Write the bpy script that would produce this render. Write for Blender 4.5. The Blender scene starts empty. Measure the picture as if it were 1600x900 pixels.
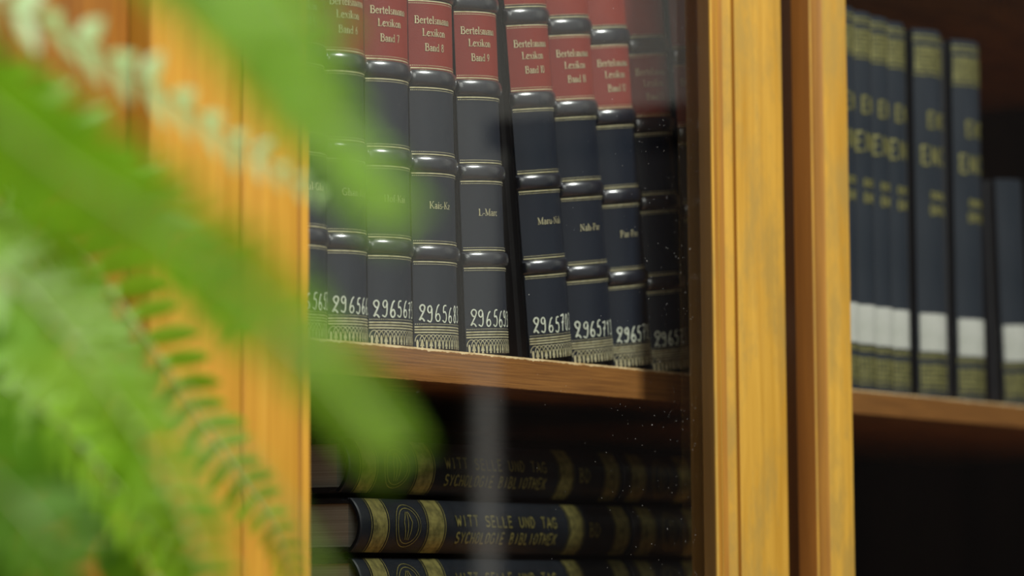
import bpy, bmesh, math, random
from math import sin, cos, pi, radians, atan2, sqrt
from mathutils import Vector, Matrix
random.seed(7)
SC = bpy.context.scene
COL = SC.collection

# ---------------------------------------------------------------- camera
cam_data = bpy.data.cameras.new('camera')
cam = bpy.data.objects.new('camera', cam_data); COL.objects.link(cam)
V = Vector((0.84093593, 0.53435485, 0.08539122))
R_ = Vector((0.53692548, -0.84358438, -0.00874241))
U_ = Vector((-0.06736315, -0.05320053, 0.99630914))
cam.matrix_world = Matrix(((R_.x, U_.x, -V.x, 0), (R_.y, U_.y, -V.y, -1.11), (R_.z, U_.z, -V.z, 0), (0, 0, 0, 1)))
cam_data.sensor_width = 36.0
cam_data.lens = 5700 / 1600 * 36.0
cam_data.clip_start = 0.05
cam_data.dof.use_dof = True
cam_data.dof.focus_distance = 2.035
cam_data.dof.aperture_fstop = 5.8
SC.camera = cam

# ---------------------------------------------------------------- light and exposure
w = bpy.data.worlds.new('world'); SC.world = w; w.use_nodes = True
bg = w.node_tree.nodes['Background']
bg.inputs[0].default_value = (1.0, 0.96, 0.90, 1)
bg.inputs[1].default_value = 0.20

def area(name, loc, target, sx, sy, power, color):
    l = bpy.data.lights.new(name, 'AREA'); l.shape = 'RECTANGLE'; l.size = sx; l.size_y = sy
    l.energy = power; l.color = color
    o = bpy.data.objects.new(name, l); COL.objects.link(o)
    o.location = loc
    o.rotation_euler = (Vector(target) - Vector(loc)).to_track_quat('-Z', 'Y').to_euler()
    return o
area('window_light', (1.62, -1.95, 2.15), (1.75, 0, 0.2), 0.50, 0.42, 88, (1.0, 0.98, 0.95))
area('fill_light', (-0.9, -2.0, 1.5), (1.0, -0.4, 0.1), 2.0, 1.6, 24, (1.0, 0.97, 0.92))  # unseen fill from the left, brightens the fern and left-facing wood
SC.view_settings.view_transform = 'Standard'
SC.view_settings.look = 'None'
SC.view_settings.gamma = 1.0
SC.view_settings.use_curve_mapping = False
SC.view_settings.exposure = 0.0

# ---------------------------------------------------------------- helpers
class MB:
    def __init__(s): s.v = []; s.f = []; s.m = []
    def quad(s, a, b, c, d, mi=0):
        n = len(s.v); s.v += [tuple(a), tuple(b), tuple(c), tuple(d)]; s.f.append((n, n+1, n+2, n+3)); s.m.append(mi)
    def box(s, x0, x1, y0, y1, z0, z1, mi=0):
        n = len(s.v)
        s.v += [(x, y, z) for z in (z0, z1) for y in (y0, y1) for x in (x0, x1)]
        for f in ((0,2,3,1), (4,5,7,6), (0,1,5,4), (2,6,7,3), (0,4,6,2), (1,3,7,5)):
            s.f.append(tuple(n+i for i in f)); s.m.append(mi)
    def grid(s, rows, mi=0, close=False):
        n = len(s.v); k = len(rows[0])
        for r in rows: s.v += [tuple(p) for p in r]
        for i in range(len(rows)-1):
            for j in range(k-1 + (1 if close else 0)):
                a = n+i*k+j; b = n+i*k+(j+1) % k
                s.f.append((a, b, b+k, a+k)); s.m.append(mi)
        return n
    def ngon(s, pts, mi=0):
        n = len(s.v); s.v += [tuple(p) for p in pts]; s.f.append(tuple(range(n, n+len(pts)))); s.m.append(mi)
    def build(s, name, mats, parent=None, smooth=None):
        me = bpy.data.meshes.new(name); me.from_pydata(s.v, [], s.f)
        if not isinstance(mats, (list, tuple)): mats = [mats]
        for m in mats: me.materials.append(m)
        for p, mi in zip(me.polygons, s.m): p.material_index = mi
        bm = bmesh.new(); bm.from_mesh(me)
        bmesh.ops.remove_doubles(bm, verts=bm.verts, dist=1e-6)
        bmesh.ops.recalc_face_normals(bm, faces=bm.faces)
        bm.to_mesh(me); bm.free()
        if smooth is not None:
            me.shade_smooth()
            try: me.set_sharp_from_angle(angle=radians(smooth))
            except Exception: pass
        o = bpy.data.objects.new(name, me); COL.objects.link(o)
        if parent: o.parent = parent
        return o

def tag(o, label=None, cat=None, group=None, kind=None):
    if label: o['label'] = label
    if cat: o['category'] = cat
    if group: o['group'] = group
    if kind: o['kind'] = kind
    return o
def thing(name, label, cat, loc=(0,0,0), group=None):
    o = bpy.data.objects.new(name, None); COL.objects.link(o); o.location = loc; o.empty_display_size = .02
    return tag(o, label, cat, group)

# ---------------------------------------------------------------- materials
def mat(name, color=(.5,.5,.5), rough=.5, metal=0.0, spec=.5, coat=0.0):
    m = bpy.data.materials.new(name); m.use_nodes = True
    b = m.node_tree.nodes['Principled BSDF']
    b.inputs['Base Color'].default_value = (*color, 1); b.inputs['Roughness'].default_value = rough
    b.inputs['Metallic'].default_value = metal; b.inputs['Specular IOR Level'].default_value = spec
    b.inputs['Coat Weight'].default_value = coat
    return m
def nt(m):
    t = m.node_tree
    def N(k, **kw):
        n = t.nodes.new(k)
        for a, b in kw.items(): setattr(n, a, b)
        return n
    return t, N, t.links.new, t.nodes['Principled BSDF']
def noise_color(m, scale, c0, c1, detail=6, stretch=(1,1,1), bump=0.0, bscale=None, p0=.3, p1=.7, rot=(0,0,0)):
    t, N, L, P = nt(m)
    tc = N('ShaderNodeTexCoord'); mp = N('ShaderNodeMapping'); mp.inputs['Scale'].default_value = stretch; mp.inputs['Rotation'].default_value = rot; mp.inputs['Location'].default_value = (3.173, 5.317, 7.731)
    L(tc.outputs['Object'], mp.inputs['Vector'])
    n = N('ShaderNodeTexNoise'); n.inputs['Scale'].default_value = scale; n.inputs['Detail'].default_value = detail
    L(mp.outputs[0], n.inputs['Vector'])
    r = N('ShaderNodeValToRGB'); r.color_ramp.elements[0].position = p0; r.color_ramp.elements[1].position = p1
    r.color_ramp.elements[0].color = (*c0, 1); r.color_ramp.elements[1].color = (*c1, 1)
    L(n.outputs['Fac'], r.inputs[0]); L(r.outputs[0], P.inputs['Base Color'])
    if bump:
        n2 = N('ShaderNodeTexNoise'); n2.inputs['Scale'].default_value = bscale or scale; n2.inputs['Detail'].default_value = 3
        mb2 = N('ShaderNodeMapping'); mb2.inputs['Location'].default_value = (.0313, .0717, .0531); L(tc.outputs['Object'], mb2.inputs['Vector'])
        L((mb2.outputs[0] if bscale else mp.outputs[0]), n2.inputs['Vector'])
        bp = N('ShaderNodeBump'); bp.inputs['Strength'].default_value = bump; bp.inputs['Distance'].default_value = .0005
        L(n2.outputs['Fac'], bp.inputs['Height']); L(bp.outputs[0], P.inputs['Normal'])
    return r
def wood(name, c0, c1, stretch, rough=.38, wear=None, wearscale=18, pores=(.35, .2, .03)):
    m = mat(name, c0, rough, coat=.15)
    t, N, L, P = nt(m)
    tc = N('ShaderNodeTexCoord'); mp = N('ShaderNodeMapping'); mp.inputs['Scale'].default_value = stretch
    L(tc.outputs['Object'], mp.inputs['Vector'])
    n = N('ShaderNodeTexNoise'); n.inputs['Scale'].default_value = 1.0; n.inputs['Detail'].default_value = 7; n.inputs['Roughness'].default_value = .6
    n.inputs['Distortion'].default_value = .4
    L(mp.outputs[0], n.inputs['Vector'])
    r = N('ShaderNodeValToRGB'); r.color_ramp.elements[0].position = .3; r.color_ramp.elements[1].position = .68
    r.color_ramp.elements[0].color = (*c0, 1); r.color_ramp.elements[1].color = (*c1, 1)
    L(n.outputs['Fac'], r.inputs[0])
    last = r.outputs[0]
    if wear:
        n3 = N('ShaderNodeTexNoise'); n3.inputs['Scale'].default_value = wearscale; n3.inputs['Detail'].default_value = 5; n3.inputs['Roughness'].default_value = .7
        mp3 = N('ShaderNodeMapping'); mp3.inputs['Scale'].default_value = (1, 1, .45); L(tc.outputs['Object'], mp3.inputs['Vector']); L(mp3.outputs[0], n3.inputs['Vector'])
        rr = N('ShaderNodeValToRGB'); rr.color_ramp.elements[0].position = .44; rr.color_ramp.elements[1].position = .62
        rr.color_ramp.elements[0].color = (0,0,0,1); rr.color_ramp.elements[1].color = (.75,.75,.75,1)
        L(n3.outputs['Fac'], rr.inputs[0])
        mx = N('ShaderNodeMix', data_type='RGBA'); L(rr.outputs[0], mx.inputs[0]); L(last, mx.inputs[6]); mx.inputs[7].default_value = (*wear, 1)
        last = mx.outputs[2]
    L(last, P.inputs['Base Color'])
    bp = N('ShaderNodeBump'); bp.inputs['Strength'].default_value = .25; bp.inputs['Distance'].default_value = .0004
    L(n.outputs['Fac'], bp.inputs['Height']); L(bp.outputs[0], P.inputs['Normal'])
    return m
M = {}
M['amber'] = wood('amber_wood', (.50,.26,.026), (.69,.405,.060), (90, 90, 5), wear=(.42,.27,.06), wearscale=32)
M['amber_dark'] = wood('darker_moulding_wood', (.30,.13,.015), (.50,.24,.028), (160, 160, 6))  # darker wood tone for the moulding's hollows
M['amber_left'] = wood('amber_wood_left', (.57,.275,.028), (.74,.40,.048), (90, 90, 5))
M['brownwood'] = wood('brown_shade_wood', (.22,.085,.018), (.36,.15,.03), (140, 140, 5))  # brown holds the shade of the stile's left-facing side
M['panelwood'] = wood('shaded_panel_wood', (.24,.085,.008), (.42,.17,.014), (60, 60, 4), rough=.5)  # dim light on the recessed panel is put into this brown
M['innershade'] = wood('shaded_inner_wood', (.10,.05,.01), (.16,.08,.015), (90, 90, 5))  # shade of the stile's inner edge put into the wood colour
M['shelfwood'] = wood('shelf_wood', (.15,.055,.012), (.40,.17,.038), (16, 60, 1100), rough=.55)
M['palewood'] = wood('bare_wood_edge', (.45,.27,.10), (.75,.58,.33), (60, 60, 60), rough=.7)
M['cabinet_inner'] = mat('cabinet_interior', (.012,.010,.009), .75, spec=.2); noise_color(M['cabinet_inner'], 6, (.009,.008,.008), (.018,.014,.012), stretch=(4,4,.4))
M['navy'] = mat('navy_leather', (.016,.021,.034), .42, spec=.5); noise_color(M['navy'], 40, (.010,.014,.025), (.019,.025,.038), bump=.22, bscale=2400, stretch=(1,1,.3))
M['navy_dull'] = mat('navy_cloth', (.02,.026,.04), .62, spec=.3); noise_color(M['navy_dull'], 40, (.018,.026,.038), (.032,.040,.054), stretch=(1,1,.3))
M['bigbook'] = mat('near_black_cover', (.008,.010,.014), .4, spec=.4); noise_color(M['bigbook'], 50, (.005,.007,.010), (.010,.013,.018))
M['band'] = mat('polished_navy_leather', (.012,.015,.026), .36, spec=.22, coat=1.0); noise_color(M['band'], 60, (.010,.013,.022), (.018,.022,.034), bump=.34, bscale=1500)
M['band'].node_tree.nodes['Principled BSDF'].inputs['IOR'].default_value = 1.5; M['band'].node_tree.nodes['Principled BSDF'].inputs['Coat Roughness'].default_value = .23; M['band'].node_tree.nodes['Principled BSDF'].inputs['Coat IOR'].default_value = 2.2
M['red'] = mat('red_leather', (.30,.035,.024), .45); noise_color(M['red'], 30, (.21,.020,.014), (.28,.036,.020), bump=.25, bscale=1500)
M['cover'] = mat('cover_cloth', (.012,.013,.018), .6); noise_color(M['cover'], 50, (.009,.010,.014), (.016,.017,.022))
M['page'] = mat('page_edges', (.45,.42,.34), .9); noise_color(M['page'], 1.0, (.34,.31,.25), (.5,.46,.38), stretch=(1500, 3, 3))
M['gold'] = mat('gilt', (.78,.68,.36), .36, metal=.6); noise_color(M['gold'], 300, (.58,.50,.24), (.95,.88,.56), p0=.25, p1=.55)
M['oldgold'] = mat('dull_gilt', (.32,.29,.09), .45, metal=.3); noise_color(M['oldgold'], 250, (.16,.15,.05), (.42,.39,.14))
M['stackgold'] = mat('darker_gilt', (.15,.13,.05), .4, metal=.6); noise_color(M['stackgold'], 250, (.13,.12,.045), (.36,.32,.10))  # darker gilt tone for the lower stack
M['ink'] = mat('white_ink', (.72,.76,.62), .6); noise_color(M['ink'], 500, (.58,.62,.46), (.82,.85,.74))
M['paper'] = mat('paper_label', (.62,.63,.58), .8); noise_color(M['paper'], 60, (.55,.56,.50), (.68,.68,.63))
M['dust'] = mat('dust_fleck', (.7,.7,.66), .9)
M['terracotta'] = mat('terracotta', (.45,.16,.07), .8); noise_color(M['terracotta'], 20, (.38,.13,.06), (.5,.2,.09))
M['soil'] = mat('soil', (.03,.02,.012), .95); noise_color(M['soil'], 90, (.015,.01,.007), (.05,.035,.02))
M['darkfurn'] = mat('dark_stained_wood', (.012,.009,.008), .6, spec=.2); noise_color(M['darkfurn'], 3, (.008,.006,.006), (.02,.013,.011), stretch=(8,8,1))
M['wall'] = mat('plaster_wall', (.55,.55,.50), .9); noise_color(M['wall'], 5, (.40,.40,.37), (.46,.46,.42))
M['white'] = mat('white_paint', (.62,.61,.57), .5)
M['floor'] = wood('floor_boards', (.10,.05,.02), (.18,.09,.04), (3, 40, 3), rough=.5)
def leafmat(name, c0, c1, tr, rough=.42, back=None):
    m = mat(name, c0, rough)
    r = noise_color(m, 30, c0, c1)
    t, N, L, P = nt(m)
    out = t.nodes['Material Output']
    tl = N('ShaderNodeBsdfTranslucent'); tl.inputs[0].default_value = (*tr, 1)
    mx = N('ShaderNodeMixShader'); mx.inputs[0].default_value = .40
    L(P.outputs[0], mx.inputs[1]); L(tl.outputs[0], mx.inputs[2]); L(mx.outputs[0], out.inputs[0])
    return m
M['leaf'] = leafmat('fern_green', (.20,.48,.010), (.34,.66,.02), (.42,.80,.02))
M['leaf_deep'] = leafmat('fern_deep_green', (.08,.27,.006), (.16,.40,.012), (.22,.52,.01))
M['leaf_lit'] = leafmat('fern_lit_green', (.44,.70,.27), (.56,.80,.38), (.42,.74,.18))  # bright light on the upper frond is put into this paler green
M['stem'] = mat('fern_stem', (.4,.5,.18), .5); noise_color(M['stem'], 40, (.26,.38,.08), (.38,.48,.16))
# glass: a thin sheet, mirror by Fresnel over clear transmission
g = bpy.data.materials.new('pane_glass'); g.use_nodes = True; t = g.node_tree
for n in list(t.nodes):
    if n.type != 'OUTPUT_MATERIAL': t.nodes.remove(n)
out = [n for n in t.nodes if n.type == 'OUTPUT_MATERIAL'][0]
fr = t.nodes.new('ShaderNodeFresnel'); fr.inputs[0].default_value = 1.5
tr = t.nodes.new('ShaderNodeBsdfTransparent'); tr.inputs[0].default_value = (.97,.985,.975,1)
gl = t.nodes.new('ShaderNodeBsdfGlossy'); gl.inputs['Roughness'].default_value = .02
mx = t.nodes.new('ShaderNodeMixShader')
geo = t.nodes.new('ShaderNodeNewGeometry'); im = t.nodes.new('ShaderNodeMapRange')     # the far face meets glass-to-air
im.inputs[3].default_value = 1.5; im.inputs[4].default_value = 1/1.5
t.links.new(geo.outputs['Backfacing'], im.inputs[0]); t.links.new(im.outputs[0], fr.inputs[0])
t.links.new(fr.outputs[0], mx.inputs[0]); t.links.new(tr.outputs[0], mx.inputs[1]); t.links.new(gl.outputs[0], mx.inputs[2]); t.links.new(mx.outputs[0], out.inputs[0])
M['glass'] = g

# ---------------------------------------------------------------- setting
mb = MB(); mb.box(-2.5, 3.7, -4.0, .5, -1.12, -1.02); tag(mb.build('floor', M['floor']), kind='structure')
mb = MB(); mb.box(-2.5, 3.6, .40, .5, -1.02, 1.75); tag(mb.build('wall_back', M['wall']), kind='structure')
mb = MB(); mb.box(3.6, 3.7, -4.0, .40, -1.02, 1.75); tag(mb.build('wall_right', M['wall']), kind='structure')

# ---------------------------------------------------------------- bookcase
case = thing('bookcase', 'amber wooden bookcase with glazed doors, filling the picture behind the fern', 'bookcase', (1.9, .17, -1.02))
def inv(o):                                   # keep world coordinates under the bookcase Empty
    o.location = -Vector(case.location); return o
def cpart(mb, name, m, label=None, smooth=None, parent=None):
    o = mb.build(name, m, parent or case, smooth)
    if parent is None: inv(o)
    if label: o['label'] = label
    return o
X0, X1, Z0, Z1 = .70, 3.05, -1.02, 1.02
for nm, b in (('side_panel', (X0, X0+.025, -.030, .37, Z0, Z1)), ('side_panel', (X1-.025, X1, -.030, .37, Z0, Z1)),
              ('top_panel', (X0-.02, X1+.02, -.075, .38, Z1, Z1+.04)), ('plinth', (X0+.025, X1-.025, -.03, .37, Z0, Z0+.10))):
    mb = MB(); mb.box(*b); cpart(mb, nm, M['amber_left'])
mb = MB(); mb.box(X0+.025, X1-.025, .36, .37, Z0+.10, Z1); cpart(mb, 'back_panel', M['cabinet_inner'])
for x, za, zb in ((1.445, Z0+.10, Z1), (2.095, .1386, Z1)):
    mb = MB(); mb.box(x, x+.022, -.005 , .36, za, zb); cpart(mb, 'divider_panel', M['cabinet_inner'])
def shelf(x0, x1, ztop, th, label=None):
    """front edge with a worn, slightly ragged arris"""
    rnd = random.Random(int(x0*100)+int(ztop*1000)); mb = MB(); n = int((x1-x0)/.0013); chip = 0
    r0, r1, r2, r3 = [], [], [], []
    dj = 0; dk = 0
    for i in range(n+1):
        x = x0+(x1-x0)*i/n
        dj = dj*.6+rnd.uniform(-.00022,.00030); dk = dk*.6+rnd.uniform(-.0002,.0002)
        chip = rnd.uniform(.0002, .0008) if rnd.random() < .05 else chip*rnd.uniform(.3, .9)
        c = .0010+abs(dj)*1.4+chip
        c2 = .0004+abs(dk)
        r0.append((x, c*.9+.0003, ztop)); r1.append((x, 0, ztop-c)); r2.append((x, 0, ztop-th+c2)); r3.append((x, c2, ztop-th))
    mb.grid([r0, r1], 1); mb.grid([r1, r2], 0); mb.grid([r2, r3], 0)
    mb.grid([[(x, .355, ztop) for x, _, _ in r0], r0], 0); mb.grid([r3, [(x, .355, ztop-th) for x, _, _ in r0]], 0)
    mb.ngon([(x0,0,ztop-.001),(x0,0,ztop-th),(x0,.355,ztop-th),(x0,.355,ztop)]); mb.ngon([(x1,0,ztop-.001),(x1,0,ztop-th),(x1,.355,ztop-th),(x1,.355,ztop)])
    return cpart(mb, 'shelf', [M['shelfwood'], M['palewood']], label)
shelf(1.468, 2.094, .1385, .0188, 'brown shelf with a pale chipped front edge under the lexicon row')
shelf(2.118, 3.02, .1385, .0165, 'brown shelf under the white-labelled volumes')
for a, b, c in ((X0+.026, 1.444, 'L'), (1.468, 2.094, 'M'), (2.118, 3.02, 'R')):
    shelf(a, b, -.0065, .018); shelf(a, b, -.38, .018); shelf(a, b, .46, .018)
shelf(X0+.026, 1.444, .1385, .0185)
for x in (X0+.0252, X1-.0262): mb = MB(); mb.box(x, x+.001, -.003, .36, Z0+.10, Z1); cpart(mb, 'darkening_sheet', M['cabinet_inner'])  # thin dark sheets added to darken the inner side faces

def extrude(mb, prof, z0, z1, mi=None):
    rows = [[(x, y, z0) for x, y in prof], [(x, y, z1) for x, y in prof]]
    n = len(mb.v); mb.v += rows[0]+rows[1]; k = len(prof)
    for j in range(k):
        mb.f.append((n+j, n+(j+1) % k, n+k+(j+1) % k, n+k+j)); mb.m.append(0 if mi is None else mi[j % len(mi)])
    mb.f.append(tuple(range(n, n+k))); mb.m.append(0); mb.f.append(tuple(range(n+k, n+2*k))); mb.m.append(0)
def strip(x0, x1, fn, n=14): return [(x0+(x1-x0)*i/n, fn(i/n)) for i in range(n+1)]
DZ0, DZ1 = -.86, .95
def door(label, root_x, stiles, glass, F, dname='glazed_door'):
    d = bpy.data.objects.new(dname, None); COL.objects.link(d); d.parent = case
    d.location = Vector((root_x, F, DZ0)) - Vector(case.location); d.empty_display_size = .02; d['label'] = label
    def sub(mb, name, m, label=None, smooth=None):
        o = mb.build(name, m, d, smooth); o.location = -Vector((root_x, F, DZ0))
        if label: o['label'] = label
        return o
    for name, prof, m, lb in stiles:
        k = len(prof); fm = None
        if isinstance(m, list) and len(m) > 1:      # the moulding's hollows take the darker wood tone
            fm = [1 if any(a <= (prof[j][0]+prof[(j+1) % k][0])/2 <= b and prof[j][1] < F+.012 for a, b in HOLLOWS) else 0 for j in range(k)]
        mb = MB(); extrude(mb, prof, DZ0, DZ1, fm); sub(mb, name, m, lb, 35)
    gx0, gx1, gy = glass
    mb = MB(); mb.box(gx0, gx1, F, F+.022, DZ1-.10, DZ1); sub(mb, 'rail', M['amber'])
    mb = MB(); mb.box(gx0, gx1, F, F+.022, DZ0, DZ0+.10); sub(mb, 'rail', M['amber'])
    mb = MB(); mb.box(gx0-.004, gx1+.004, gy, gy+.003, DZ0+.095, DZ1-.095); sub(mb, 'glass_pane', M['glass'], 'clear pane reflecting the room') if dname == 'glazed_door' else sub(mb, 'wood_panel', M['panelwood'], 'recessed wooden panel, painted darker brown for its dim light')
    return d, sub
FA = -.055
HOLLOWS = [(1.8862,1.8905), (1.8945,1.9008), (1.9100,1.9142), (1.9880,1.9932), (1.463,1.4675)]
# door A (behind the fern to the centre post)
rstile = [(1.8930,-.0335),(1.8930,-.0455),(1.8850,-.0457),(1.8850,-.0538),(1.8862,-.0546)] + strip(1.887,1.8912,lambda t: -.0548-.0002*sin(pi*t),4) \
  + [(1.8922,-.0541)] + strip(1.8930,1.9020,lambda t: -.0538+.0028*sin(pi*t),10) + [(1.9026,-.0542)] + strip(1.9030,1.9098,lambda t: -.0542-.0017*sin(pi*t),8) \
  + [(1.9108,-.0520),(1.9118,-.0508),(1.9132,-.0512),(1.9138,-.0544),(1.9148,-.0550)] + [(1.9710,-.0550),(1.9730,-.0547),(1.9743,-.0538),(1.9750,-.0520),(1.9750,-.0335)]
lstile = [(1.4745,-.0335),(1.4745,-.0530),(1.4725,-.0546),(1.4690,-.0536),(1.4665,-.0536),(1.4655,-.0552),(1.4640,-.0552),(1.4630,-.0545),(1.4615,-.0550),(1.4190,-.0550),(1.4178,-.0540),(1.4176,-.0520),(1.4176,-.0335)]
mx_ = 1.4745
dA, subA = door('glazed door with amber stiles in front of the lexicon row', 1.4176,
   [('stile', lstile, [M['amber_left'], M['amber_dark']], 'amber left stile behind the fern'), ('stile', rstile, [M['amber'], M['amber_dark']], 'amber right stile with a moulded inner edge')], (1.4745, 1.8850, -.0455), FA)
mb = MB(); mb.box(1.8843, 1.88497, -.0532, -.0457, DZ0+.1, DZ1-.1); subA(mb, 'rebate_shade', M['innershade'], 'inner edge beside the glass, painted dark for its shade')  # thin strip carrying the painted shade of the inner edge
mb = MB(); mb.box(1.8905, 1.8928, -.0423, -.0338, DZ0+.1, DZ1-.1); subA(mb, 'shade_strip', M['innershade'])  # dark strip added to cover the lit amber side behind the pane
# dust flecks on the outer face of the pane
mb = MB(); rnd = random.Random(5)
for k in range(520):
    x = 1.8843-abs(rnd.gauss(0,.085)) if k < 420 else rnd.uniform(1.5,1.88); z = rnd.uniform(.0,.36); r = rnd.choice((.00007,.0001,.00013,.00016)) if k > 8 else .0003
    if x < 1.48: continue
    y = -.0455
    n = len(mb.v); mb.v += [(x-r,y,z),(x,y,z-r*1.2),(x+r,y,z),(x,y,z+r*1.1),(x,y-r,z)]
    mb.f += [(n,n+1,n+4),(n+1,n+2,n+4),(n+2,n+3,n+4),(n+3,n,n+4)]; mb.m += [0]*4
o = subA(mb, 'dust_flecks', M['dust']); o['kind'] = 'stuff'
# door Z, left neighbour
zst = [(1.3480,-.0335),(1.3480,-.0500)] + strip(1.3490,1.3580,lambda t: -.0520-.0014*sin(pi*t),6) + strip(1.3590,1.3800,lambda t: -.0515-.0020*t+.0012*sin(pi*t),8) \
  + [(1.3830,-.0550),(1.4150,-.0550),(1.4163,-.0541),(1.4165,-.0520),(1.4165,-.0335)]
dZ, subZ = door('left panelled door, its amber stile mostly hidden by the fern', .73,
   [('stile', [(.73,-.0335),(.73,-.055),(.80,-.055),(.80,-.0335)], M['amber_left'], None), ('stile', zst, M['amber_left'], 'amber stile behind the fern fronds')], (.80, 1.3480, -.0400), FA, 'panelled_door')
# door B, standing proud of door A
FBY = -.0735
lb = [(2.0245,-.0520),(2.0245,-.0728),(2.0238,FBY),(1.9945,FBY),(1.9932,-.0728)] + strip(1.9925,1.9905,lambda t: -.0716+.0046*t,5) + [(1.9902,-.0658),(1.9894,-.0655),(1.9890,-.0672),(1.9882,-.0676),(1.9875,-.0668),(1.9873,-.0640),(1.9873,-.0548),(1.9990,-.0543),(1.9990,-.0520)]
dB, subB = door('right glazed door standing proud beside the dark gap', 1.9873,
   [('stile', lb, [M['amber'], M['amber_dark']], 'amber stile with a beaded outer edge painted brown for its shade'), ('stile', [(2.98,-.052),(2.98,FBY),(3.04,FBY),(3.04,-.052)], M['amber'], None)], (2.0245, 2.98, -.0620), FBY)
mb = MB(); extrude(mb, [(1.98675,-.0546),(1.98675,-.0668),(1.98725,-.0668),(1.98725,-.0546)], DZ0, DZ1); subB(mb, 'edge_shade', M['brownwood'], 'side of the stile, painted dark brown for its shade')  # thin strip carrying the painted shade of the stile's side
# closing strip behind the door gap
mb = MB(); mb.box(1.950, 2.06, -.0325, -.0280, DZ0, DZ1); cpart(mb, 'closing_strip', M['brownwood'])

# ---------------------------------------------------------------- unseen furniture added to shape the glass reflections
def reflection_cupboard(label, x0, x1, y0, y1, z1, nd):
    t = thing('reflection_cupboard', label, 'reflection_cupboard', ((x0+x1)/2, (y0+y1)/2, Z0))
    def q(mb, name):
        o = mb.build(name, M['darkfurn'], t); o.location = -Vector(t.location); return o
    mb = MB(); mb.box(x0, x1, y0, y1, Z0, z1-.03); q(mb, 'reflection_body')
    mb = MB(); mb.box(x0-.02, x1, y0-.01, y1+.01, z1-.03, z1); q(mb, 'reflection_top_board')
    for k in range(nd):
        a = y0+(y1-y0)*k/nd+.005; b = y0+(y1-y0)*(k+1)/nd-.005
        mb = MB(); mb.box(x0-.018, x0, a, b, Z0+.06, z1-.05); q(mb, 'cupboard_door')
reflection_cupboard('low black-stained cupboard by the right wall, unseen, added for its dark reflection in the glass', 3.20, 3.59, -1.02, -.745, .50, 1)
reflection_cupboard('tall black-stained cupboard in the corner, unseen, added for its dark reflection in the glass', 3.18, 3.59, -.72, .10, 1.15, 2)
reflection_cupboard('long dark sideboard along the right wall, unseen, added for its dark reflection in the glass', 3.20, 3.59, -2.10, -1.34, .27, 2)
t = thing('reflection_pipe', 'unseen white vertical pipe, added for the pale streak in the glass', 'pipe', (3.5, -1.215, Z0))  # unseen pipe added to make the pale streak in the pane
mb = MB(); n = 16
mb.grid([[(.035*cos(2*pi*i/n), .035*sin(2*pi*i/n), z) for i in range(n)] for z in (0, 1.25)], close=True); mb.build('pipe_body', M['white'], t, 40)
mb = MB(); mb.grid([[(.05*cos(2*pi*i/n), .05*sin(2*pi*i/n), z) for i in range(n)] for z in (.0, .02)], close=True); mb.ngon([(.05*cos(2*pi*i/n), .05*sin(2*pi*i/n), .02) for i in range(n)]); mb.build('pipe_collar', M['white'], t, 40)

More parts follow.
